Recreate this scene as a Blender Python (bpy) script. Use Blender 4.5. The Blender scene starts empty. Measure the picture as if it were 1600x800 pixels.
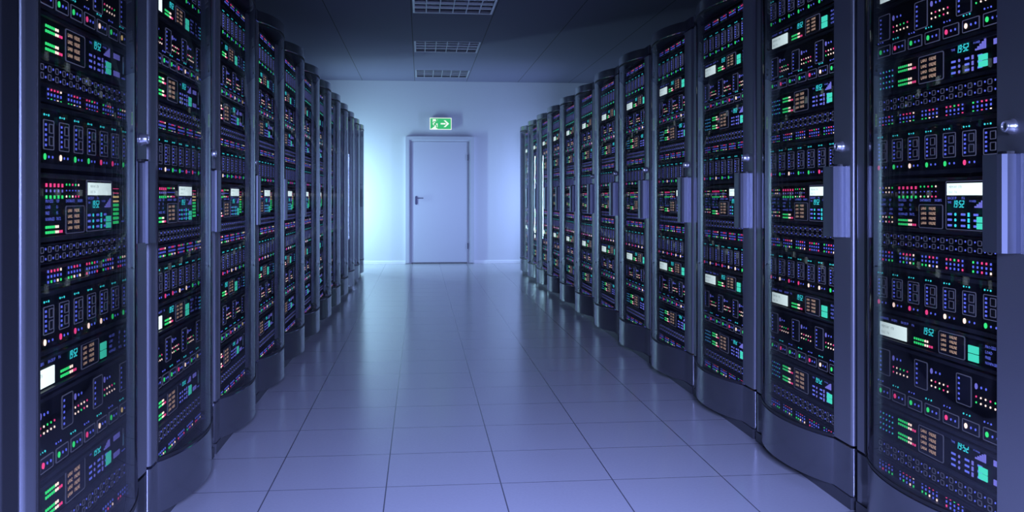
import bpy, math, random
from mathutils import Vector
random.seed(7)
SC = bpy.context.scene
COL = SC.collection
PI = math.pi

# ------------------------------------------------------------------ measurements
CAM_H = 1.15
FOC, YAW, HZ = 1402.2, 0.1015, 307.6
WALL_Y, CEIL = 15.56, 3.147
XR, XL = 1.572, -0.910            # front planes of the two rows
PITCH, Y0 = 0.975, 2.155          # rack pitch, near boundary of the first glass rack
CX = 0.331                        # middle of the aisle

# ------------------------------------------------------------------ materials
MATS = {}
def new_mat(name):
    m = bpy.data.materials.new(name); m.use_nodes = True
    nt = m.node_tree
    for n in list(nt.nodes): nt.nodes.remove(n)
    out = nt.nodes.new('ShaderNodeOutputMaterial')
    MATS[name] = m
    return m, nt, out

def principled(name, col, rough=0.5, metal=0.0, noise=0.0, nscale=200.0, bump=0.0, spec=0.5, coat=0.0):
    m, nt, out = new_mat(name)
    b = nt.nodes.new('ShaderNodeBsdfPrincipled')
    b.inputs['Base Color'].default_value = (*col, 1)
    b.inputs['Roughness'].default_value = rough
    b.inputs['Metallic'].default_value = metal
    b.inputs['Specular IOR Level'].default_value = spec
    b.inputs['Coat Weight'].default_value = coat
    nt.links.new(b.outputs[0], out.inputs[0])
    if noise or bump:
        tc = nt.nodes.new('ShaderNodeTexCoord')
        nz = nt.nodes.new('ShaderNodeTexNoise'); nz.inputs['Scale'].default_value = nscale
        nz.inputs['Detail'].default_value = 2
        nt.links.new(tc.outputs['Object'], nz.inputs['Vector'])
        if noise:
            mx = nt.nodes.new('ShaderNodeMixRGB')
            mx.inputs[1].default_value = (*[c * (1 - noise) for c in col], 1)
            mx.inputs[2].default_value = (*[min(1, c * (1 + noise)) for c in col], 1)
            nt.links.new(nz.outputs['Fac'], mx.inputs[0]); nt.links.new(mx.outputs[0], b.inputs['Base Color'])
        if bump:
            bp = nt.nodes.new('ShaderNodeBump'); bp.inputs['Strength'].default_value = bump
            bp.inputs['Distance'].default_value = 0.002
            nt.links.new(nz.outputs['Fac'], bp.inputs['Height']); nt.links.new(bp.outputs[0], b.inputs['Normal'])
    return m

def glow(name, col, strength=1.0):
    m, nt, out = new_mat(name)
    e = nt.nodes.new('ShaderNodeEmission')
    e.inputs[0].default_value = (*col, 1); e.inputs[1].default_value = strength
    nt.links.new(e.outputs[0], out.inputs[0])
    m.cycles.emission_sampling = 'NONE'
    return m

principled('rack_metal', (0.30, 0.305, 0.34), 0.30, 0.75, noise=0.10, nscale=420, bump=0.07)
principled('rack_inner', (0.020, 0.021, 0.026), 0.6)
principled('rack_side', (0.05, 0.05, 0.06), 0.5)
principled('rubber', (0.012, 0.012, 0.014), 0.5)
principled('plinth', (0.045, 0.047, 0.055), 0.4)
principled('kick_metal', (0.22, 0.225, 0.25), 0.17, 0.92, noise=0.05, nscale=420)
principled('handle_metal', (0.22, 0.23, 0.28), 0.38, 0.9)
principled('chrome', (0.70, 0.70, 0.74), 0.28, 0.85)
principled('face', (0.005, 0.0055, 0.008), 0.5, spec=0.2)
principled('face_panel', (0.012, 0.013, 0.021), 0.4, spec=0.25)
principled('lip', (0.022, 0.023, 0.028), 0.5)
principled('port_dark', (0.004, 0.004, 0.006), 0.5)
principled('wall', (0.66, 0.67, 0.72), 0.75, noise=0.02, nscale=60)
principled('door', (0.46, 0.47, 0.56), 0.32)
principled('door_frame', (0.50, 0.51, 0.59), 0.40)
principled('white_trim', (0.80, 0.81, 0.84), 0.45)
principled('dark_metal', (0.05, 0.05, 0.10), 0.4, 0.3)
principled('louvre', (0.42, 0.43, 0.46), 0.35, 0.4)
principled('tray', (0.22, 0.22, 0.24), 0.5)
principled('sign_box', (0.72, 0.73, 0.78), 0.45)

glow('led_blue', (0.13, 0.18, 1.0), 1.10)
glow('led_lilac', (0.26, 0.26, 1.0), 0.81)
glow('led_cyan', (0.05, 0.78, 0.85), 1.23)
glow('led_green', (0.04, 0.85, 0.22), 1.30)
glow('led_pink', (1.0, 0.07, 0.28), 1.30)
glow('led_warm', (1.0, 0.74, 0.62), 1.95)
glow('led_yellow', (1.0, 0.72, 0.30), 1.30)
glow('led_teal', (0.06, 0.72, 0.52), 1.30)
glow('text_amber', (1.0, 0.66, 0.50), 1.0)
glow('text_blue', (0.15, 0.20, 0.95), 1.15)
glow('lcd', (0.80, 1.0, 0.97), 1.7)
glow('lcd_ink', (0.30, 0.45, 0.45), 1.0)
glow('outline', (0.20, 0.23, 0.45), 0.42)
glow('port_line', (0.17, 0.19, 0.38), 0.40)
glow('slider', (0.10, 0.42, 0.75), 0.8)
glow('sign_green', (0.045, 0.50, 0.19), 1.0)
glow('sign_white', (0.85, 1.0, 0.92), 1.0)
for k in ('sign_green', 'sign_white'): MATS[k].cycles.emission_sampling = 'AUTO'

# door glass: thin clear pane, tinted smoke grey, Fresnel reflection
m, nt, out = new_mat('glass')
tr = nt.nodes.new('ShaderNodeBsdfTransparent'); tr.inputs[0].default_value = (0.90, 0.90, 0.93, 1)
gl = nt.nodes.new('ShaderNodeBsdfGlossy'); gl.inputs['Roughness'].default_value = 0.0
gl.inputs[0].default_value = (0.9, 0.9, 0.95, 1)
fr = nt.nodes.new('ShaderNodeFresnel'); fr.inputs[0].default_value = 1.5
mx = nt.nodes.new('ShaderNodeMixShader')
# a thin pane: the same reflectance whichever face the light meets
gn = nt.nodes.new('ShaderNodeNewGeometry'); im = nt.nodes.new('ShaderNodeMapRange')
im.inputs[3].default_value = 1.45; im.inputs[4].default_value = 1/1.45
nt.links.new(gn.outputs['Backfacing'], im.inputs[0]); nt.links.new(im.outputs[0], fr.inputs[0])
lw = nt.nodes.new('ShaderNodeLayerWeight'); lw.inputs[0].default_value = 0.5
pw = nt.nodes.new('ShaderNodeMath'); pw.operation = 'POWER'; pw.inputs[1].default_value = 2.0
nt.links.new(lw.outputs['Facing'], pw.inputs[0])
tn = nt.nodes.new('ShaderNodeMixRGB'); tn.inputs[1].default_value = (0.92, 0.92, 0.95, 1); tn.inputs[2].default_value = (0.20, 0.20, 0.24, 1)
nt.links.new(pw.outputs[0], tn.inputs[0]); nt.links.new(tn.outputs[0], tr.inputs[0])
rf = nt.nodes.new('ShaderNodeMath'); rf.operation = 'MULTIPLY'; rf.inputs[1].default_value = 0.80      # scales the Fresnel reflection down
nt.links.new(fr.outputs[0], rf.inputs[0])
nt.links.new(rf.outputs[0], mx.inputs[0]); nt.links.new(tr.outputs[0], mx.inputs[1]); nt.links.new(gl.outputs[0], mx.inputs[2])
nt.links.new(mx.outputs[0], out.inputs[0])

def lined(name, base, line, rough, axes, width, noise=0.0, spec=0.5, nrough=0.0):
    """plain surface with straight joints: axes = [(axis, origin, pitch), ...] in world coordinates"""
    m, nt, out = new_mat(name)
    N, L = nt.nodes.new, nt.links.new
    b = N('ShaderNodeBsdfPrincipled'); b.inputs['Roughness'].default_value = rough
    b.inputs['Specular IOR Level'].default_value = spec
    L(b.outputs[0], out.inputs[0])
    g = N('ShaderNodeNewGeometry'); s = N('ShaderNodeSeparateXYZ'); L(g.outputs['Position'], s.inputs[0])
    prev = None
    for ax, o, p in axes:
        a = N('ShaderNodeMath'); a.operation = 'SUBTRACT'; L(s.outputs[ax], a.inputs[0]); a.inputs[1].default_value = o - p / 2
        d = N('ShaderNodeMath'); d.operation = 'DIVIDE'; L(a.outputs[0], d.inputs[0]); d.inputs[1].default_value = p
        f = N('ShaderNodeMath'); f.operation = 'FRACT'; L(d.outputs[0], f.inputs[0])
        c = N('ShaderNodeMath'); c.operation = 'SUBTRACT'; L(f.outputs[0], c.inputs[0]); c.inputs[1].default_value = 0.5
        ab = N('ShaderNodeMath'); ab.operation = 'ABSOLUTE'; L(c.outputs[0], ab.inputs[0])
        lt = N('ShaderNodeMath'); lt.operation = 'LESS_THAN'; L(ab.outputs[0], lt.inputs[0]); lt.inputs[1].default_value = width / 2 / p
        if prev is None: prev = lt
        else:
            q = N('ShaderNodeMath'); q.operation = 'MAXIMUM'; L(prev.outputs[0], q.inputs[0]); L(lt.outputs[0], q.inputs[1]); prev = q
    nz = N('ShaderNodeTexNoise'); nz.inputs['Scale'].default_value = 90; nz.inputs['Detail'].default_value = 4
    L(g.outputs['Position'], nz.inputs['Vector'])
    bs = N('ShaderNodeMixRGB'); L(nz.outputs['Fac'], bs.inputs[0])
    bs.inputs[1].default_value = (*[c * (1 - noise) for c in base], 1); bs.inputs[2].default_value = (*[c * (1 + noise) for c in base], 1)
    mx = N('ShaderNodeMixRGB'); L(prev.outputs[0], mx.inputs[0]); L(bs.outputs[0], mx.inputs[1]); mx.inputs[2].default_value = (*line, 1)
    L(mx.outputs[0], b.inputs['Base Color'])
    if nrough:
        r = N('ShaderNodeMapRange'); L(nz.outputs['Fac'], r.inputs[0]); r.inputs[3].default_value = rough - nrough; r.inputs[4].default_value = rough + nrough
        L(r.outputs[0], b.inputs['Roughness'])
    return m
lined('floor', (0.40, 0.405, 0.43), (0.10, 0.10, 0.12), 0.20, [(0, -0.5914, 0.4559), (1, 3.5894, 0.4559)], 0.005, noise=0.06, nrough=0.04, spec=0.9)
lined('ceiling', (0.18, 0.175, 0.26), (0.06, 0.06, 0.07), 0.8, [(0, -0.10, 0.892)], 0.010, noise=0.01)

# ------------------------------------------------------------------ mesh building
TINY = ('led_blue', 'led_green', 'led_pink', 'led_warm')
class MB:
    def __init__(s): s.v = []; s.f = []; s.m = []; s.sm = []
    def add(s, vs, fs, mat, smooth=False):
        o = len(s.v); s.v += [tuple(v) for v in vs]
        for f in fs: s.f.append(tuple(o + i for i in f)); s.m.append(mat); s.sm.append(smooth)
    def box(s, x0, x1, y0, y1, z0, z1, mat):
        s.add([(x0,y0,z0),(x1,y0,z0),(x1,y1,z0),(x0,y1,z0),(x0,y0,z1),(x1,y0,z1),(x1,y1,z1),(x0,y1,z1)],
              [(0,1,5,4),(1,2,6,5),(2,3,7,6),(3,0,4,7),(4,5,6,7),(3,2,1,0)], mat)
    def prism(s, pts, z0, z1, mat, smooth=False, smooth_from=None):
        """pts: closed polygon in xy, counter-clockwise, standing on z0"""
        n = len(pts)
        s.add([(p[0],p[1],z0) for p in pts] + [(p[0],p[1],z1) for p in pts],
              [(i,(i+1)%n,n+(i+1)%n,n+i) for i in range(n)], mat, smooth)
        s.add([(p[0],p[1],z1) for p in pts], [tuple(range(n))], mat)
        s.add([(p[0],p[1],z0) for p in pts], [tuple(reversed(range(n)))], mat)
    def strip(s, front, back, z0, z1, mat):
        """a wall between two plan curves of equal length (front nearer the aisle), smooth faces, hard edges"""
        n = len(front)
        for c, rev in ((front, False), (back, True)):
            vs = [(p[0],p[1],z0) for p in c] + [(p[0],p[1],z1) for p in c]
            fs = [(i,i+1,n+i+1,n+i) for i in range(n-1)]
            s.add(vs, [tuple(reversed(f)) for f in fs] if rev else fs, mat, True)
        for z, up in ((z0, False), (z1, True)):
            vs = [(p[0],p[1],z) for p in front] + [(p[0],p[1],z) for p in back]
            fs = [(i,i+1,n+i+1,n+i) for i in range(n-1)]
            s.add(vs, fs if up else [tuple(reversed(f)) for f in fs], mat)
        for i, rev in ((0, True), (n-1, False)):
            a, b = front[i], back[i]
            f = (0,1,2,3)
            s.add([(a[0],a[1],z0),(b[0],b[1],z0),(b[0],b[1],z1),(a[0],a[1],z1)], [tuple(reversed(f)) if rev else f], mat)
    # --- shapes on an equipment face: x runs along the face, z up, y = 0 is the face, -y towards the aisle
    def led(s, x0, x1, z0, z1, mat, t=0.0018, y=0.0):
        if mat in TINY and (x1 - x0) < .014 and (z1 - z0) < .014:
            dx, dz = (x1-x0)*.11, (z1-z0)*.11; x0 += dx; x1 -= dx; z0 += dz; z1 -= dz
        s.add([(x0,y,z0),(x1,y,z0),(x1,y,z1),(x0,y,z1),(x0,y-t,z0),(x1,y-t,z0),(x1,y-t,z1),(x0,y-t,z1)],
              [(4,5,6,7),(0,1,5,4),(1,2,6,5),(2,3,7,6),(3,0,4,7)], mat)
    def dot(s, x, z, rx, rz, mat, n=8, t=0.0018, y=0.0):
        if mat.startswith('led'): rx *= .82; rz *= .85
        ring = [(x + rx*math.cos(2*PI*i/n + PI/n), z + rz*math.sin(2*PI*i/n + PI/n)) for i in range(n)]
        s.poly(ring, mat, t, y)
    def poly(s, ring, mat, t=0.0018, y=0.0):
        n = len(ring)
        s.add([(a,y,b) for a,b in ring] + [(a,y-t,b) for a,b in ring],
              [(i,(i+1)%n,n+(i+1)%n,n+i) for i in range(n)] + [tuple(range(n,2*n))], mat)
    def ring(s, x0, x1, z0, z1, r, w, mat, t=0.0015, y=0.0, k=3):
        def loop(d):
            pts = []
            for cx, cz, a0 in ((x1-r, z1-r, 0), (x0+r, z1-r, PI/2), (x0+r, z0+r, PI), (x1-r, z0+r, 1.5*PI)):
                for i in range(k+1):
                    a = a0 + PI/2*i/k
                    pts.append((cx + (r-d)*math.cos(a), cz + (r-d)*math.sin(a)))
            return pts
        o, i_ = loop(0), loop(w); n = len(o)
        s.add([(a,y-t,b) for a,b in o] + [(a,y-t,b) for a,b in i_] + [(a,y,b) for a,b in o] + [(a,y,b) for a,b in i_],
              [(i,n+i,n+(i+1)%n,(i+1)%n) for i in range(n)] + [(i,(i+1)%n,2*n+(i+1)%n,2*n+i) for i in range(n)]
              + [(n+i,3*n+i,3*n+(i+1)%n,n+(i+1)%n) for i in range(n)], mat)
    def rpanel(s, x0, x1, z0, z1, r, mat, t=0.003, k=3):
        pts = []
        for cx, cz, a0 in ((x1-r, z1-r, 0), (x0+r, z1-r, PI/2), (x0+r, z0+r, PI), (x1-r, z0+r, 1.5*PI)):
            for i in range(k+1):
                a = a0 + PI/2*i/k; pts.append((cx + r*math.cos(a), cz + r*math.sin(a)))
        s.poly(pts, mat, t)
    def text(s, txt, x, z, h, mat, sx=0.85, y=-0.0006, maxw=None):
        vs, fs, w = glyphs(txt)
        k = h / 0.70
        kx = k * sx
        if maxw and w * kx > maxw: kx = maxw / w
        s.add([(x + a*kx, y, z + b*k) for a, b in vs], fs, mat)
    def seg(s, txt, x, z, h, mat, slant=0.12, y=-0.0015):
        """slanted seven-segment digits"""
        T = {'0':'abcdef','1':'bc','2':'abged','5':'afgcd','9':'abcdfg',':':''}
        w, st = h*0.46, h*0.115
        for ch in txt:
            if ch == ':':
                for q in (0.3, 0.66): s.led(x+slant*h*q, x+slant*h*q+st*.8, z+h*q, z+h*q+st, mat, y=y, t=.0006)
                x += st*2.2; continue
            S = {'a':(0,w,h-st,h),'g':(0,w,h/2-st/2,h/2+st/2),'d':(0,w,0,st),'b':(w-st,w,h/2,h),'c':(w-st,w,0,h/2),'f':(0,st,h/2,h),'e':(0,st,0,h/2)}
            for q in T[ch]:
                a,b,c,d = S[q]
                s.poly([(x+a+slant*c,z+c),(x+b+slant*c,z+c),(x+b+slant*d,z+d),(x+a+slant*d,z+d)], mat, .0006, y)
            x += w + st*1.7
    def merge(s, o):
        k = len(s.v); s.v += o.v
        s.f += [tuple(k+i for i in f) for f in o.f]; s.m += o.m; s.sm += o.sm
    def mesh(s, name):
        me = bpy.data.meshes.new(name)
        me.from_pydata(s.v, [], s.f)
        names = list(dict.fromkeys(s.m)); ix = {n: i for i, n in enumerate(names)}
        for n in names: me.materials.append(MATS[n])
        me.polygons.foreach_set('material_index', [ix[n] for n in s.m])
        me.polygons.foreach_set('use_smooth', s.sm)
        me.update()
        return me

GL = {}
def glyphs(txt):
    if txt in GL: return GL[txt]
    c = bpy.data.curves.new('glyph', 'FONT'); c.body = txt; c.resolution_u = 1; c.size = 1.0
    o = bpy.data.objects.new('glyph', c); COL.objects.link(o)
    dg = bpy.context.evaluated_depsgraph_get(); ev = o.evaluated_get(dg); me = ev.to_mesh()
    vs = [(v.co.x, v.co.y) for v in me.vertices]; fs = [tuple(p.vertices) for p in me.polygons]
    out = []
    for f in fs:                                     # face the aisle (-y)
        a = 0
        for i in range(len(f)):
            p, q = vs[f[i]], vs[f[(i+1) % len(f)]]; a += p[0]*q[1] - q[0]*p[1]
        out.append(f if a > 0 else tuple(reversed(f)))
    ev.to_mesh_clear(); bpy.data.objects.remove(o); bpy.data.curves.remove(c)
    GL[txt] = (vs, out, max(v[0] for v in vs)); return GL[txt]

def obj(name, me, parent=None, loc=None, rotz=0, label=None, cat=None, group=None, kind=None):
    if isinstance(me, MB): me = me.mesh(name)
    o = bpy.data.objects.new(name, me); COL.objects.link(o)
    if parent is not None: o.parent = parent
    if loc is not None: o.location = loc
    o.rotation_euler = (0, 0, rotz)
    for k, v in (('label', label), ('category', cat), ('group', group), ('kind', kind)):
        if v: o[k] = v
    return o

# ------------------------------------------------------------------ room shell
RX0, RX1, RY0 = -3.4, 4.0, -2.2
def struct(name, mb, parent=None): return obj(name, mb, parent, kind='structure')
b = MB(); b.box(RX0, RX1, RY0, WALL_Y, -0.12, 0, 'floor'); struct('floor', b)
# ceiling with three square openings for the louvre lights
LX0, LX1 = CX + 0.015 - 0.43, CX + 0.015 + 0.43
LY = [(14.18, 15.05), (11.56, 12.43), (8.92, 9.79)]
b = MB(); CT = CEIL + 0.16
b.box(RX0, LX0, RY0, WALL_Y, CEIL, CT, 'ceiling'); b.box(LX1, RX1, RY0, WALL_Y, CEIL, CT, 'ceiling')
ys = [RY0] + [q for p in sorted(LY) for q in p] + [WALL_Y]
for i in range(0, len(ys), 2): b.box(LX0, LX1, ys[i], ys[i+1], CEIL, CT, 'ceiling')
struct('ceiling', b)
b = MB(); b.box(RX0 - .12, RX1 + .12, WALL_Y, WALL_Y + .12, 0, CT, 'wall'); struct('wall_back', b)
b = MB(); b.box(RX0 - .12, RX1 + .12, RY0 - .12, RY0, 0, CT, 'wall'); struct('wall_front', b)
b = MB(); b.box(RX0 - .12, RX0, RY0, WALL_Y, 0, CT, 'wall'); struct('wall_left', b)
b = MB(); b.box(RX1, RX1 + .12, RY0, WALL_Y, 0, CT, 'wall'); struct('wall_right', b)
DX0, DX1 = -0.157, 0.803          # door leaf
FX0, FX1, FZ = -0.257, 0.920, 2.19
for nm, x0, x1 in (('baseboard_left', RX0, FX0 - .002), ('baseboard_right', FX1 + .002, RX1)):
    b = MB()
    yb = WALL_Y - 0.018
    prof = [(WALL_Y, 0), (yb, 0), (yb, 0.040), (yb + .008, 0.052), (WALL_Y, 0.052)]
    n = len(prof)
    b.add([(x0, p[0], p[1]) for p in prof] + [(x1, p[0], p[1]) for p in prof],
          [(i, (i+1) % n, n + (i+1) % n, n + i)[::-1] for i in range(n)] + [tuple(range(n)), tuple(reversed(range(n, 2*n)))], 'white_trim')
    struct(nm, b)

# door: frame with stepped profile, leaf, lever handle on the left, two hinges on the right
door = bpy.data.objects.new('door_1', None); COL.objects.link(door)
door.location = ((DX0 + DX1)/2, WALL_Y, 0); door['kind'] = 'structure'
hx = (DX1 - DX0)/2; fx0, fx1 = FX0 - (DX0+DX1)/2, FX1 - (DX0+DX1)/2
b = MB()
def casing(x0, x1, z1, w, y0, y1, zb=0.0):
    """an upside-down U of width w seen from the front"""
    b.box(x0, x0 + w, y0, y1, zb, z1 - w, 'door_frame'); b.box(x1 - w, x1, y0, y1, zb, z1 - w, 'door_frame')
    b.box(x0, x1, y0, y1, z1 - w, z1, 'door_frame')
casing(fx0, fx1, FZ, 0.060, -0.060, 0, 0.012)
casing(fx0 + .060, fx1 - .060, FZ - .060, 0.024, -0.040, 0, 0.012)
obj('door_frame', b, door)
b = MB(); b.box(-hx, hx, -0.030, -0.002, 0.022, 2.10, 'door'); b.box(-hx, hx, -0.026, -0.002, 0, 0.018, 'plinth'); leaf = obj('door_leaf', b, door)
b = MB()
b.rpanel(-hx + .062, -hx + .104, 1.015, 1.165, .018, 'dark_metal', .008)
hd = MB(); hd.merge(b); hd.v = [(x, y - .030, z) for x, y, z in hd.v]
cyl = [(math.cos(2*PI*i/10)*.009, math.sin(2*PI*i/10)*.009) for i in range(10)]
hd.add([(-hx+.083+c, -.038, 1.128+s_) for c, s_ in cyl] + [(-hx+.083+c, -.085, 1.128+s_) for c, s_ in cyl],
       [(i, (i+1) % 10, 10+(i+1) % 10, 10+i) for i in range(10)] + [tuple(range(10, 20))], 'dark_metal', True)
hd.box(-hx+.074, -hx+.205, -.088, -.072, 1.120, 1.137, 'dark_metal')
obj('door_handle', hd, door)
for z in (0.25, 1.78):
    b = MB()
    for k in range(3): b.prism([(hx+.010+c, -.040+s_) for c, s_ in cyl], z + k*.034, z + k*.034 + .032, 'dark_metal', True)
    obj('hinge', b, door)

# ------------------------------------------------------------------ exit sign above the door
sx0, sx1, sz0, sz1 = -0.19, 0.19, 2.305, 2.515
sign = bpy.data.objects.new('exit_sign', None); COL.objects.link(sign); sign.location = (0.344, WALL_Y, 0)
sign['label'] = 'green lit emergency exit sign with running figure and arrow above the door'; sign['category'] = 'sign'
b = MB()
b.box(sx0, sx1, -0.055, -0.020, sz0, sz1, 'sign_box')
b.add([(sx0,-.02,sz0),(sx1,-.02,sz0),(sx1,-.02,sz1),(sx0,-.02,sz1),(sx0+.06,0,sz0+.03),(sx1-.06,0,sz0+.03),(sx1-.06,0,sz1-.03),(sx0+.06,0,sz1-.03)],
      [(0,4,5,1),(1,5,6,2),(2,6,7,3),(3,7,4,0)], 'sign_box')
obj('sign_housing', b, sign)
b = MB(); b.led(sx0+.014, sx1-.014, sz0+.014, sz1-.014, 'sign_green', .003, -.055); b.ring(sx0+.003, sx1-.003, sz0+.003, sz1-.003, .006, .011, 'sign_white', .002, -.055); face = obj('sign_face', b, sign)
def stroke(mb, pts, w, mat, y):
    for (x0, z0), (x1, z1) in zip(pts, pts[1:]):
        d = math.hypot(x1-x0, z1-z0); nx, nz = -(z1-z0)/d*w/2, (x1-x0)/d*w/2
        ex, ez = (x1-x0)/d*w*.3, (z1-z0)/d*w*.3
        mb.poly([(x0-ex-nx, z0-ez-nz), (x1+ex-nx, z1+ez-nz), (x1+ex+nx, z1+ez+nz), (x0-ex+nx, z0-ez+nz)], mat, .0012, y)
zb = sz0 + .018
b = MB()                                                    # white doorway with the green figure running through it
b.poly([(-.125, zb+.01), (-.052, zb), (-.052, zb+.165), (-.138, zb+.165), (-.138, zb+.075), (-.125, zb+.07)], 'sign_white', .0012, -.058)
b.poly([(-.168, zb-.004), (-.06, zb-.004), (-.09, zb+.030), (-.120, zb+.030)], 'sign_white', .0012, -.058)
obj('doorway_symbol', b, sign)
b = MB()
b.dot(-.068, zb+.150, .016, .016, 'sign_green', 12, .0012, -.0595)
stroke(b, [(-.058, zb+.128), (-.103, zb+.078)], .030, 'sign_green', -.0595)
stroke(b, [(-.058, zb+.122), (-.118, zb+.122), (-.132, zb+.098)], .014, 'sign_green', -.0595)
stroke(b, [(-.058, zb+.122), (-.062, zb+.098), (-.042, zb+.108)], .014, 'sign_green', -.0595)
stroke(b, [(-.103, zb+.076), (-.072, zb+.060), (-.070, zb+.022), (-.056, zb+.016)], .017, 'sign_green', -.0595)
stroke(b, [(-.103, zb+.076), (-.118, zb+.040), (-.152, zb+.036), (-.160, zb+.050)], .017, 'sign_green', -.0595)
obj('running_figure', b, sign)
b = MB()
za = (sz0+sz1)/2
b.poly([(.000, za-.013), (.085, za-.013), (.085, za+.013), (.000, za+.013)], 'sign_white', .0012, -.058)
b.poly([(.145, za), (.085, za+.058), (.050, za+.058), (.098, za+.010), (.098, za)], 'sign_white', .0014, -.058)
b.poly([(.145, za), (.098, za), (.098, za-.010), (.050, za-.058), (.085, za-.058)], 'sign_white', .0014, -.058)
obj('arrow_symbol', b, sign)

# ------------------------------------------------------------------ recessed louvre lights
LAB = ['louvred ceiling light set in the ceiling strip against the door wall',
       'middle louvred ceiling light, second one out from the door wall',
       'louvred ceiling light third out from the door wall, cut by the top edge']
for k, (y0, y1) in enumerate(LY):
    t = bpy.data.objects.new('ceiling_light', None); COL.objects.link(t); t.location = ((LX0+LX1)/2, (y0+y1)/2, CEIL)
    t['label'] = LAB[k]; t['category'] = 'ceiling light'; t['group'] = 'louvred ceiling lights over the aisle'
    w, h = (LX1-LX0)/2 - .001, (y1-y0)/2 - .001
    b = MB()
    b.box(-w, w, -h, h, .105, .115, 'tray')
    b.box(-w, -w+.008, -h, h, 0.004, .105, 'tray'); b.box(w-.008, w, -h, h, 0.004, .105, 'tray')
    b.box(-w+.008, w-.008, -h, -h+.008, 0.004, .105, 'tray'); b.box(-w+.008, w-.008, h-.008, h, 0.004, .105, 'tray')
    obj('housing', b, t)
    b = MB()
    f = .022
    b.box(-w, -w+f, -h, h, -.004, .004, 'louvre'); b.box(w-f, w, -h, h, -.004, .004, 'louvre')
    b.box(-w+f, w-f, -h, -h+f, -.004, .004, 'louvre'); b.box(-w+f, w-f, h-f, h, -.004, .004, 'louvre')
    obj('frame', b, t)
    for i in range(1, 4):
        yy = -h + 2*h*i/4; b = MB()
        b.prism([(-w+f, yy-.016), (w-f, yy-.016), (w-f, yy+.016), (-w+f, yy+.016)], .006, .058, 'louvre'); obj('louvre_blade', b, t)
    for i in range(1, 6):
        xx = -w + 2*w*i/6; b = MB(); b.box(xx-.006, xx+.006, -h+f, h-f, 0.0, .005, 'louvre'); obj('cross_blade', b, t)
    for sx in (-.5, .5):
        b = MB(); b.v = []
        ring = [(sx*w + .013*math.cos(2*PI*i/10), .085 + .013*math.sin(2*PI*i/10)) for i in range(10)]
        b.add([(a, -h*.9, c) for a, c in ring] + [(a, h*.9, c) for a, c in ring],
              [(i, 10+i, 10+(i+1) % 10, (i+1) % 10) for i in range(10)] + [tuple(range(10)), tuple(reversed(range(10, 20)))], 'white_trim', True)
        obj('lamp_tube', b, t)

# ------------------------------------------------------------------ equipment units (front width W)
W = 0.805
ALL = ['led_pink', 'led_green', 'led_blue', 'led_warm']
def chassis(h, lip=.009, out=.012, depth=.42):
    b = MB(); b.box(0, W, 0, depth, 0, h, 'face')
    b.box(0, W, -out, 0, 0, lip, 'lip'); b.box(0, W, -out, 0, h-lip, h, 'lip')
    return b
def lan_panel(x, z, w=.140, h=.080):
    b = MB(); b.rpanel(x, x+w, z, z+h, .007, 'face_panel', .002); b.ring(x, x+w, z, z+h, .007, .0022, 'outline', .0030)
    for i in range(4):
        zz = z + h*(.77 - .205*i)
        b.text('LAN%d' % (i+1), x + w*.10, zz, h*.115, 'text_amber', 1.0, -.0026, w*.24)
        b.text('ONLINE', x + w*.42, zz, h*.125, 'text_amber', 1.0, -.0026, w*.29)
    return b
def level_meter(x, z, dx=.0125, dz=.0135, rows=2):
    b = MB()
    for r in range(rows):
        n = 9 if r % 2 == 0 else 7
        for i in range(n):
            m = 'led_green' if i < 5 else 'led_warm' if i < 7 else 'led_pink'
            b.led(x + i*dx, x + i*dx + dx*.66, z + r*dz, z + r*dz + dz*.66, m)
    return b
def label_block(b, x, z, ws=1.0, dots='led_lilac'):
    """TIME / POWER captions and the three by three caption grid with lights"""
    b.text('TIME', x, z + .072, .0065, 'text_blue', 1.0); b.text('POWER', x + .110, z + .076, .0065, 'text_blue', 1.0)
    for r in range(3):
        zz = z + .036 - .017*r
        for i, tx in enumerate(('HIGH', 'PAGE', ('HIGH', 'MID', 'LOW')[r])):
            b.led(x + (.0, .068, .130)[i], x + (.0, .068, .130)[i] + .022, zz, zz + .0065, 'text_blue', .0006)
        b.dot(x + .041, zz + .003, .0055, .0055, dots, 8); b.led(x + .103, x + .111, zz - .003, zz + .009, dots)
def clock(x, z, h=.022):
    b = MB(); b.seg('19:52', x, z, h, 'led_cyan'); return b
def signal_meter(x, z):
    b = MB()
    for i in range(5): b.led(x + i*.0105, x + i*.0105 + .0075, z, z + .005 + .0055*i, 'led_lilac')
    return b
def status_light(x, z, w=.040, h=.036):
    b = MB(); b.led(x, x+w, z, z + h*.47, 'led_teal', .003); b.led(x, x+w, z + h*.53, z+h, 'led_teal', .003); return b
def slider(x, z, h=.055):
    b = MB(); b.ring(x, x+.010, z, z+h, .001, .0012, 'outline'); b.led(x+.002, x+.008, z+.002, z+h*.68, 'slider', .001); return b
def lcd(x, z, w, h):
    b = MB(); b.led(x, x+w, z, z+h, 'lcd', .003)
    b.text('MEMORY  3TB', x + w*.06, z + h*.60, h*.20, 'lcd_ink', 1.0, -.0034, w*.6)
    b.text('DISC  7.8', x + w*.06, z + h*.16, h*.20, 'lcd_ink', 1.0, -.0034, w*.5)
    return b
def dots3(b, x, z, m='led_cyan'):
    b.dot(x, z, .0034, .0034, m, 6); b.dot(x+.0155, z, .0020, .0020, m, 6); b.dot(x+.030, z, .0034, .0034, m, 6)

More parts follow.
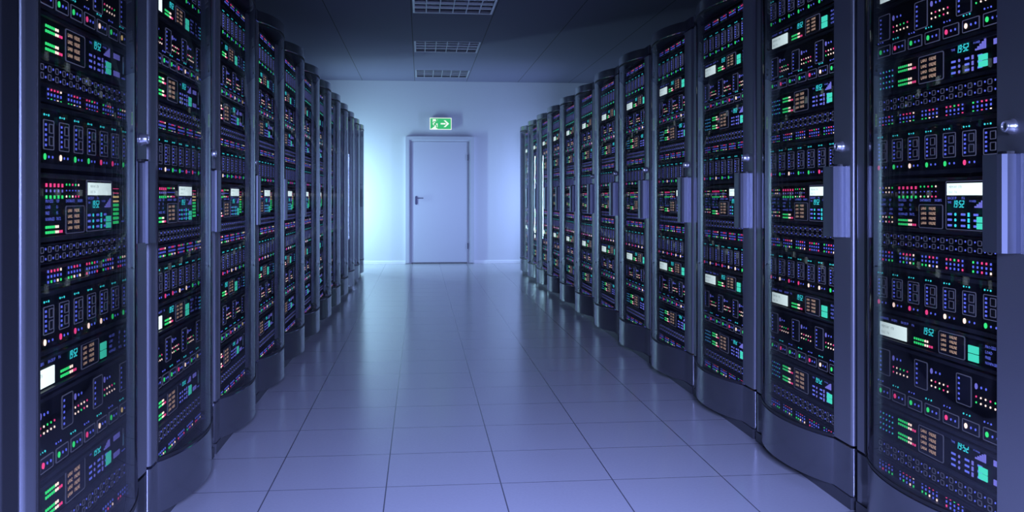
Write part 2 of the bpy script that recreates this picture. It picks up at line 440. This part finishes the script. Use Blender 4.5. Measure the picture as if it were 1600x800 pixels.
def unit_indicator(h):
    b = chassis(h); P = [('chassis', b)]
    for c in range(6):
        q = MB(); x0, z0 = .012 + .134*c, h/2 - .0175
        q.led(x0 - .006, x0 + .094, h/2 - .021, h/2 + .021, 'face_panel', .001)
        rnd = random.Random(31 + c)
        for i in range(5):
            for r in range(3):
                m = 'led_blue' if r == 1 or rnd.random() < .25 else rnd.choice(ALL)
                q.led(x0 + i*.0205, x0 + i*.0205 + .0070, z0 + r*.0135, z0 + r*.0135 + .0085, m, .0018, -.001)
        P.append(('led_cluster', q))
    return P
def unit_patch(h):
    b = chassis(h, .0035, .006); P = [('chassis', b)]
    zc = h/2
    for i in range(17):
        x = .010 + .0468*i
        for r in (-1, 1):
            q = MB(); z = zc + r*.0108
            q.led(x, x+.020, z-.0082, z+.0082, 'port_dark', .0008); q.ring(x, x+.020, z-.0082, z+.0082, .0045, .0022, 'port_line', .0022)
            P.append(('network_port', q))
            b.dot(x + .0335, z + .002*r, .0032, .0036, 'led_blue', 6)
    return P
def unit_monitor(h):
    b = chassis(h, .010); P = [('chassis', b)]
    q = MB()
    for i in range(5):
        for r in range(4): q.dot(.018 + .020*i, .030 + .0185*r, .0036, .0036, ('led_cyan', 'led_blue')[(i + r) % 2], 6)
    P.append(('dot_matrix', q))
    P.append(('level_meter', level_meter(.135, .024))); P.append(('level_meter', level_meter(.135, .070)))
    P.append(('network_display', lan_panel(.262, .016, .140, .088)))
    label_block(b, .440, .022); P.append(('clock_display', clock(.468, .084)))
    P.append(('signal_meter', signal_meter(.560, .078))); P.append(('status_light', status_light(.577, .026)))
    for z in (.028, .082):
        q = MB(); q.led(.645, .700, z, z + .016, 'led_lilac'); P.append(('light_bar', q))
    P.append(('level_slider', slider(.730, .044)))
    for i in range(3): b.dot(.724 + .012*i, .030, .003, .003, 'led_blue', 6)
    return P
def unit_drive(h):
    b = chassis(h, .010); P = [('chassis', b)]
    for c in range(4):
        q = MB(); x = .008 + .230*c; x1 = min(x + .075, W - .006)
        z0, z1 = h - .116, h - .026
        q.rpanel(x, x1, z0, z1, .006, 'face_panel', .002); q.ring(x, x1, z0, z1, .006, .0022, 'outline', .003)
        for i in range(5): q.led(x + .009, x + .019, z0 + .010 + .0155*i, z0 + .0175 + .0155*i, 'led_blue', .0012, -.002)
        P.append(('drive_cage', q))
    for c in range(3):
        q = MB(); x = .104 + .230*c; z = h - .048
        q.dot(x, z, .0075, .0105, 'led_lilac', 10); q.dot(x + .024, z, .004, .0045, 'led_blue', 6); q.dot(x + .046, z, .004, .0045, 'led_blue', 6)
        rnd = random.Random(5 + c)
        for i in range(5):
            for r in range(2): q.dot(x + .022*i, z - .030 - .017*r, .0034, .0036, rnd.choice(['led_warm', 'led_green', 'led_pink', 'led_warm']), 6)
        P.append(('light_cluster', q))
    for c in range(8):
        dots3(b, .003 + .100*c, .070, 'led_cyan' if c % 2 else 'led_blue')
        q = MB(); x = -.001 + .100*c + (.004 if c == 0 else 0); x1 = x + .082; z0, z1 = .018, .056
        q.rpanel(x, x1, z0, z1, .004, 'face_panel', .002); q.ring(x, x1, z0, z1, .004, .0020, 'outline', .003)
        q.dot(x + .018, .037, .0085, .0095, ['led_green', 'led_pink', 'led_green', 'led_green', 'led_pink', 'led_warm', 'led_green', 'led_yellow'][c], 10, .0018, -.002)
        for i in (0, 1): q.dot(x + .043 + .022*i, .037, .0040, .0045, 'led_blue', 6, .0018, -.002)
        P.append(('drive_bay', q))
    return P
def unit_control(h):
    b = chassis(h, .008); P = [('chassis', b)]
    b.text('DATARATE', .012, h - .022, .0085, 'text_blue', 1.0, maxw=.060); b.text('38GBPS', .088, h - .022, .0085, 'text_blue', 1.0, maxw=.045)
    b.text('BACKUP', .152, h - .022, .0085, 'text_blue', 1.0, maxw=.050); b.text('P/6', .218, h - .022, .0085, 'text_blue', 1.0, maxw=.022)
    P.append(('lcd_screen', lcd(.018, .014, .170, .046)))
    P.append(('clock_display', clock(.285, h - .036, .022))); P.append(('level_meter', level_meter(.232, .016)))
    P.append(('network_display', lan_panel(.375, .010, .136, h - .021)))
    P.append(('status_light', status_light(.528, .014, .048, .046)))
    for i, (a, c) in enumerate((('PROCESS', 'USP'), ('LOAD', '51'), ('FREE', '95'), ('NONPAGED', '78172'))):
        b.text(a, .606, h - .028 - .0155*i, .0085, 'text_blue', 1.0, maxw=.058); b.text(c, .690, h - .028 - .0155*i, .0085, 'text_blue', 1.0, maxw=.035)
    q = MB()
    for r in range(4): q.dot(.748, .018 + .015*r, .004, .004, 'led_blue', 6); q.dot(.768, .018 + .015*r, .004, .004, 'led_cyan', 6)
    P.append(('dot_matrix', q))
    return P
def unit_blade(h, seed):
    b = chassis(h, .012); P = [('chassis', b)]
    rnd = random.Random(seed)
    for c in range(8):
        q = MB(); x = .003 + .1000*c
        q.box(x, x + .096, -.006, 0, .013, h - .013, 'face')
        Y = -.006
        for dx, r in ((.010, .0034), (.0235, .002), (.037, .0034)): q.dot(x + dx, h - .026, r, r, 'led_cyan', 6, .0018, Y)
        x0, z0, z1 = x + .004, .048, h - .038
        q.ring(x0, x0 + .066, z0, z1, .005, .0020, 'outline', .002, Y)
        q.led(x0 + .003, x0 + .063, z0 + .003, z1 - .003, 'face_panel', .001, Y)
        for i in range(5):
            zz = z0 + (z1 - z0)*(.10 + .17*i); q.led(x0 + .009, x0 + .018, zz, zz + .0075, 'led_blue', .0018, Y - .001)
        for i in (0, 1):
            zz = z0 + (z1 - z0)*(.14 + .42*i)
            q.ring(x0 + .033, x0 + .058, zz, zz + .024, .002, .0018, 'outline', .0022, Y - .001); q.led(x0 + .035, x0 + .056, zz + .002, zz + .022, 'port_dark', .001, Y - .001)
        m = rnd.choice(['led_pink', 'led_green', 'led_green', 'led_pink', 'led_warm'])
        q.dot(x + .014, .030, .0080, .0095, m, 10, .002, Y); q.dot(x + .038, .030, .0036, .0040, 'led_blue', 6, .0018, Y); q.dot(x + .062, .030, .0036, .0040, 'led_blue', 6, .0018, Y)
        P.append(('blade', q))
    return P
def unit_console(h):
    b = chassis(h, .012); P = [('chassis', b)]
    rnd = random.Random(3)
    q = MB()
    for zz in (.044, .028, .145, .130):
        for i in range(5): q.dot(.014 + .0205*i, zz, .0036, .0038, rnd.choice(['led_pink', 'led_green', 'led_yellow', 'led_blue', 'led_warm']), 6)
    P.append(('light_cluster', q))
    for i, (a, c, e, f) in enumerate((('SYSTEM', 'UP', 'PROCESS', 'USP'), ('TRAFFIC', 'A', 'LOAD', '51'), ('DISC', '1000', 'FREE', '95'), ('ENERGY', '8006', 'NONPAGED', '78172'))):
        zz = .099 - .0155*i
        b.text(a, .010, zz, .0085, 'text_blue', 1.0, maxw=.052); b.text(c, .075, zz, .0085, 'text_blue', 1.0, maxw=.034)
        b.text(e, .136, zz, .0085, 'text_blue', 1.0, maxw=.058); b.text(f, .204, zz, .0085, 'text_blue', 1.0, maxw=.038)
    q = MB()
    for i in range(5):
        q.led(.136 + .0255*i, .147 + .0255*i, .138, .150, 'led_pink'); q.led(.139 + .0255*i, .144 + .0255*i, .126, .133, 'led_lilac'); q.led(.136 + .0255*i, .147 + .0255*i, .108, .119, 'led_green')
    P.append(('led_array', q))
    P.append(('level_meter', level_meter(.136, .018)))
    q = MB()
    for i in range(5):
        for r in range(3): q.dot(.272 + .0215*i, .115 + .0160*r, .0036 if r != 1 else .0022, .0036 if r != 1 else .0022, 'led_blue' if r == 1 else rnd.choice(['led_pink', 'led_green', 'led_warm', 'led_warm']), 6)
    P.append(('light_cluster', q))
    b.text('DATARATE', .268, .099, .0085, 'text_blue', 1.0, maxw=.066); b.text('38GBPS', .350, .099, .0085, 'text_blue', 1.0, maxw=.048)
    P.append(('network_display', lan_panel(.264, .014, .134, .076)))
    q = MB(); q.rpanel(.414, .622, .014, .162, .007, 'face_panel', .002); q.ring(.414, .622, .014, .162, .007, .0024, 'outline', .003)
    z_ = MB(); label_block(z_, .424, .022, dots='led_cyan'); z_.text('BACKUP', .424, .106, .0085, 'text_blue', 1.0, maxw=.055); z_.text('P/6', .496, .106, .0085, 'text_blue', 1.0, maxw=.026)
    z_.v = [(x, y - .002, z) for x, y, z in z_.v]; q.merge(z_); P.append(('control_panel', q))
    def fwd(mb): mb.v = [(x, y - .002, z) for x, y, z in mb.v]; return mb
    P.append(('lcd_screen', fwd(lcd(.424, .119, .186, .036))))
    P.append(('clock_display', fwd(clock(.452, .082, .021)))); P.append(('signal_meter', fwd(signal_meter(.560, .082)))); P.append(('status_light', fwd(status_light(.572, .020, .038, .036))))
    q = MB()
    for i in range(9):
        m = 'led_green' if i < 5 else 'led_yellow' if i < 7 else 'led_pink'; hh = (.0085, .0055, .0025)[0 if i < 5 else 1 if i < 7 else 2]
        q.led(.642, .690, .030 + .0135*i, .030 + .0135*i + hh, m)
    P.append(('load_column', q))
    P.append(('level_slider', slider(.726, .050)))
    q = MB(); q.ring(.722, .740, .128, .150, .0085, .0016, 'outline'); P.append(('dial_symbol', q))
    b.text('9', .728, .110, .012, 'led_lilac', 1.0)
    for i in (0, 1): b.dot(.722 + .014*i, .036, .003, .003, 'led_blue', 6)
    return P

UNITS = {'indicator_panel': unit_indicator, 'patch_panel': unit_patch, 'network_monitor': unit_monitor, 'drive_array': unit_drive,
         'control_unit': unit_control, 'blade_server': unit_blade, 'console_unit': unit_console}
STACK = [('indicator_panel', .185, .055), ('patch_panel', .2455, .0575), ('network_monitor', .308, .118), ('drive_array', .434, .212),
         ('control_unit', .653, .092), ('blade_server', .752, .158), ('indicator_panel', .9155, .058), ('patch_panel', .9785, .051),
         ('console_unit', 1.036, .174), ('blade_server', 1.222, .162), ('indicator_panel', 1.389, .048), ('patch_panel', 1.441, .053),
         ('network_monitor', 1.499, .116), ('drive_array', 1.620, .190), ('control_unit', 1.815, .092), ('blade_server', 1.912, .158), ('indicator_panel', 2.076, .050)]
CATS = {'indicator_panel': 'indicator panel', 'patch_panel': 'patch panel', 'network_monitor': 'network monitor', 'drive_array': 'drive array',
        'control_unit': 'control unit', 'blade_server': 'blade server', 'console_unit': 'console'}
DESC = {'indicator_panel': 'slim panel of coloured light clusters', 'patch_panel': 'port panel with square sockets',
        'network_monitor': 'unit with double green meters', 'drive_array': 'unit with boxed drive bays',
        'control_unit': 'unit with small white screen', 'blade_server': 'server of eight upright blades', 'console_unit': 'large console with white screen'}
ORD = ['first', 'second', 'third', 'fourth', 'fifth', 'sixth', 'seventh', 'eighth', 'ninth', 'tenth', 'eleventh', 'twelfth']
RANK = {1: [''], 2: ['lower', 'upper'], 3: ['lowest', 'middle', 'topmost'], 4: ['lowest', 'second-lowest', 'second-highest', 'topmost']}

# ------------------------------------------------------------------ the rack
X0, X1 = .015, .960                # rack body edges within the pitch
BX0, BX1 = .100, .815              # bowed glass between post and stile
SAG = .080
def bow(x):
    t = (x - (BX0+BX1)/2) / ((BX1-BX0)/2)
    return -SAG * max(0.0, 1 - t*t)**.85
NB = 40
def bow_pts(x0=BX0, x1=BX1, off=0.0, n=NB):
    """curve at an offset behind the bow (positive = into the rack), denser at the ends"""
    return [(x, bow(x) + off) for x in [x0 + (x1-x0)*(.5 - .5*math.cos(PI*i/n)) for i in range(n+1)]]
def corner(x, sgn, r=.014, n=5):
    """rounded outer edge of a post: sgn -1 = left end"""
    return [(x - sgn*r + sgn*r*math.sin(PI/2*i/n), r - r*math.cos(PI/2*i/n)) for i in range(n+1)]
def full_profile():
    left = list(reversed(corner(X0, -1))); right = corner(X1, 1)
    return left + bow_pts() + right
def band(z0, z1, mat, off=0.0, thick=.025):
    b = MB(); f = [(x, y + off) for x, y in full_profile()]
    bk = []
    for x, y in f:
        bk.append((min(max(x, X0), X1), max(y, off) + thick if y >= off else y + thick))
    b.strip(f, bk, z0, z1, mat); return b
RM = {}
b = MB()
D = .66
b.box(X0, X0+.014, .030, D, .050, 2.135, 'rack_side'); b.box(X1-.014, X1, .034, D, .050, 2.135, 'rack_side')
b.box(X0+.014, X1-.014, D-.014, D, .050, 2.135, 'rack_inner'); b.box(X0+.014, X1-.014, .030, D-.014, .155, .180, 'rack_inner'); b.box(X0, X1, .030, D, 2.135, 2.150, 'rack_side')
RM['rack_body'] = b.mesh('rack_body')
b = MB(); b.box(X0+.014, .099, .045, .060, .18, 2.13, 'rack_inner'); b.box(.060, .075, .060, D-.02, .18, 2.13, 'rack_inner'); RM['mounting_rail'] = b.mesh('mounting_rail')
b = MB(); b.box(.906, X1-.014, .045, .060, .18, 2.13, 'rack_inner'); b.box(.920, .935, .060, D-.02, .18, 2.13, 'rack_inner'); RM['mounting_rail_b'] = b.mesh('mounting_rail')
b = MB(); b.box(X0+.004, X1-.004, -.002, D, 0, .046, 'plinth'); RM['plinth'] = b.mesh('plinth')
RM['kick_panel'] = band(.050, .226, 'kick_metal').mesh('kick_panel')
RM['top_cap'] = band(2.140, 2.200, 'kick_metal').mesh('top_cap')
bb = MB(); bb.prism([(X0, .02)] + [(x, y + .006) for x, y in full_profile()[1:-1]] + [(X1, .02), (X1, D), (X0, D)], 2.150, 2.199, 'rack_side'); RM['roof_panel'] = bb.mesh('roof_panel')
b = MB(); lf = list(reversed(corner(X0, -1)))
b.prism(lf + [(.084, 0), (.084, .024), (X0, .024)], .236, 2.131, 'rack_metal'); RM['front_post'] = b.mesh('front_post')
b = MB(); rt = corner(X1, 1)
b.prism([(BX1+.002, .024), (BX1+.002, 0)] + rt + [(X1, .024)], .236, 2.131, 'rack_metal')
RM['door'] = b.mesh('door')
b = MB(); b.strip(bow_pts(BX0, BX1-.001), bow_pts(BX0, BX1-.001, .005), .243, 2.124, 'glass'); RM['glass_pane'] = b.mesh('glass_pane')
b = MB()
b.strip(bow_pts(.086, BX1-.001, -.002), bow_pts(.086, BX1-.001, .010), .232, .2425, 'rubber')
b.strip(bow_pts(.086, BX1-.001, -.002), bow_pts(.086, BX1-.001, .010), 2.1245, 2.134, 'rubber')
b.box(.0855, .0985, -.004, .020, .2425, 2.1245, 'rubber')
RM['gasket'] = b.mesh('gasket')
# pull handle: a back plate on the stile, a wall standing out and a broad grip reaching over the glass edge
b = MB()
o_ = [(.905,0),(.905,-.030),(.897,-.041),(.884,-.046),(.824,-.046),(.818,-.043),(.818,-.034),(.824,-.032),(.872,-.032),(.882,-.028),(.886,-.018),(.886,0)]
b.prism(list(reversed(o_)), 1.000, 1.264, 'handle_metal')
b.box(.905, .924, -.006, 0, 1.000, 1.264, 'handle_metal'); b.box(.846, .886, -.006, 0, 1.000, 1.272, 'rubber')
b.prism([(.870+.030*math.cos(a), -.012+0*a) if False else (.870+.026*math.cos(a), -.004-.024*math.sin(a)) for a in [PI*i/8 for i in range(8, -1, -1)]], 1.264, 1.272, 'rubber')
RM['door_handle'] = b.mesh('door_handle')
b = MB()
def lathe(mb, cx, cz, prof, mat, n=20):
    """turned part with its axis along -y: prof = [(radius, y), ...]"""
    vs = [(cx + r*math.cos(2*PI*i/n), y, cz + r*math.sin(2*PI*i/n)) for r, y in prof for i in range(n)]
    fs = [(k*n+i, k*n+(i+1) % n, (k+1)*n+(i+1) % n, (k+1)*n+i) for k in range(len(prof)-1) for i in range(n)]
    mb.add(vs, fs, mat, True); e = (len(prof)-1)*n
    mb.add(vs[e:], [tuple(range(n))], mat)
lathe(b, .883, 1.338, [(.021,0),(.021,-.006),(.017,-.009),(.016,-.022),(.0145,-.026),(.012,-.026),(.011,-.022)], 'chrome')
b.led(.8815, .8845, 1.331, 1.345, 'rubber', .0008, -.022)
RM['lock'] = b.mesh('lock')

def ordered(k): return ORD[k]
SIDE = {'L': "the exit door's handle side", 'R': "the exit door's hinge side"}
UM = {}
def unit_mesh(kind, h, seed, lod):
    key = (kind, round(h, 4), seed if kind == 'blade_server' else 0, lod)
    if key not in UM:
        P = UNITS[kind](h, seed) if kind == 'blade_server' else UNITS[kind](h)
        if lod: 
            tot = MB()
            for _n, q in P: tot.merge(q)
            UM[key] = [(kind, tot.mesh(kind))]
        else: UM[key] = [(n, q.mesh(n if n != 'chassis' else kind)) for n, q in P]
    return UM[key]

def make_rack(side, i):
    rotz, front = (PI/2, XL) if side == 'L' else (-PI/2, XR)
    yb = Y0 + PITCH*i
    # local x runs to the viewer's right: away from the camera on the left row, towards it on the right row
    loc = (front, yb, 0) if side == 'L' else (front, yb + PITCH, 0)
    root = bpy.data.objects.new('server_rack', None); COL.objects.link(root); root.location = loc; root.rotation_euler = (0, 0, rotz)
    root['category'] = 'server rack'
    if i < 0: root['label'] = "dark door edge of a server rack before the first on " + SIDE[side]
    else: root['label'] = f"server rack with bowed glass door, {ORD[i]} from the camera on {SIDE[side]}"
    root['group'] = 'server racks on ' + SIDE[side]
    for n in ('rack_body', 'plinth', 'kick_panel', 'top_cap', 'roof_panel', 'front_post', 'mounting_rail', 'mounting_rail_b'):
        obj(n.replace('_b', '') if n.endswith('rail_b') else n, RM[n], root)
    d = obj('door', RM['door'], root)
    for n in ('glass_pane', 'gasket', 'door_handle', 'lock'): obj(n, RM[n], d)
    if i < 0: return
    cnt, tot = {}, {}
    for k, z, h in STACK: tot[k] = tot.get(k, 0) + 1
    c, s = math.cos(rotz), math.sin(rotz)
    for k, z, h in STACK:
        r = cnt.get(k, 0); cnt[k] = r + 1
        lx, ly = .1005, .040
        pos = (loc[0] + c*lx - s*ly, loc[1] + s*lx + c*ly, z)
        parts = unit_mesh(k, h, 11 + r, 0 if i < 4 else 1)
        rk = RANK[tot[k]][r]
        u = obj(k, parts[0][1], None, pos, rotz, (rk + ' ' if rk else '') + f"{DESC[k]}, {ORD[i]} rack from camera, {SIDE[side]}", CATS[k], f"{CATS[k]}s in the racks")
        for n, me in parts[1:]: obj(n, me, u)

cab = bpy.data.objects.new('equipment_cabinet', None); COL.objects.link(cab); cab.location = (XL, 2.15, 0); cab.rotation_euler = (0, 0, PI/2)
cab['label'] = "plain dark cabinet edge without glass, cut by the frame beside the first rack"; cab['category'] = 'cabinet'
b = MB(); b.box(-.95, -.092, .060, D, .05, 2.19, 'rubber'); obj('body', b, cab)
b = MB(); b.prism([(-.090, .05)] + list(reversed(corner(-.090, -1, .008))) + corner(-.004, 1, .008) + [(-.004, .05)], .05, 2.19, 'rack_inner'); obj('front_post', b, cab)
b = MB(); b.box(-.95, -.004, .010, D, 0, .046, 'rubber'); obj('plinth', b, cab)

for i in range(0, 12): make_rack('L', i)
for i in range(0, 12): make_rack('R', i)

# ------------------------------------------------------------------ light
def area(name, loc, target, sx, sy, power, col, spread=180):
    l = bpy.data.lights.new(name, 'AREA'); l.shape = 'RECTANGLE'; l.size = sx; l.size_y = sy; l.energy = power; l.color = col; l.spread = math.radians(spread)
    o = bpy.data.objects.new(name, l); COL.objects.link(o); o.location = loc
    o.rotation_euler = (Vector(target) - Vector(loc)).to_track_quat('-Z', 'Y').to_euler(); return o
def point(name, loc, power, col, r=.1):
    l = bpy.data.lights.new(name, 'POINT'); l.energy = power; l.color = col; l.shadow_soft_size = r
    o = bpy.data.objects.new(name, l); COL.objects.link(o); o.location = loc; return o
BLUE = (0.34, 0.41, 1.0)
area('aisle_fill', (CX, -1.0, 1.45), (CX, 2.65, 0.0), 1.3, 0.4, 110, BLUE, 58)  # unseen fill added behind the camera, narrowed to the near floor and lower racks
area('aisle_fill', (CX, -1.9, 1.9), (CX, 15.0, 1.2), 0.4, 0.4, 18, (0.38, 0.50, 1.0), 50)  # second unseen fill, added to brighten the far wall
area('alcove_lamp', (-1.75, 14.84, 1.15), (0.4, 14.95, 1.10), 0.10, 1.5, 66, (0.46, 0.80, 0.99))
area('alcove_lamp', (2.45, 14.84, 1.15), (0.3, 14.95, 1.10), 0.10, 1.5, 34, (0.36, 0.52, 1.0))

w = bpy.data.worlds.new('World'); SC.world = w; w.use_nodes = True
w.node_tree.nodes['Background'].inputs[0].default_value = (0.16, 0.19, 0.5, 1); w.node_tree.nodes['Background'].inputs[1].default_value = 0.03

# ------------------------------------------------------------------ camera
cd = bpy.data.cameras.new('Camera'); cam = bpy.data.objects.new('Camera', cd); COL.objects.link(cam)
cam.location = (0, 0, CAM_H); cam.rotation_euler = (PI/2, 0, -YAW)
cd.sensor_width = 36; cd.lens = 36*FOC/1600; cd.shift_y = -(400 - HZ)/1600; cd.clip_start = .02
SC.camera = cam
SC.view_settings.view_transform = 'Standard'; SC.view_settings.look = 'None'; SC.view_settings.exposure = 0; SC.view_settings.gamma = 1
SC.view_settings.use_curve_mapping = False
SC.cycles.transparent_max_bounces = 32; SC.cycles.max_bounces = 8; SC.cycles.sample_clamp_indirect = 4
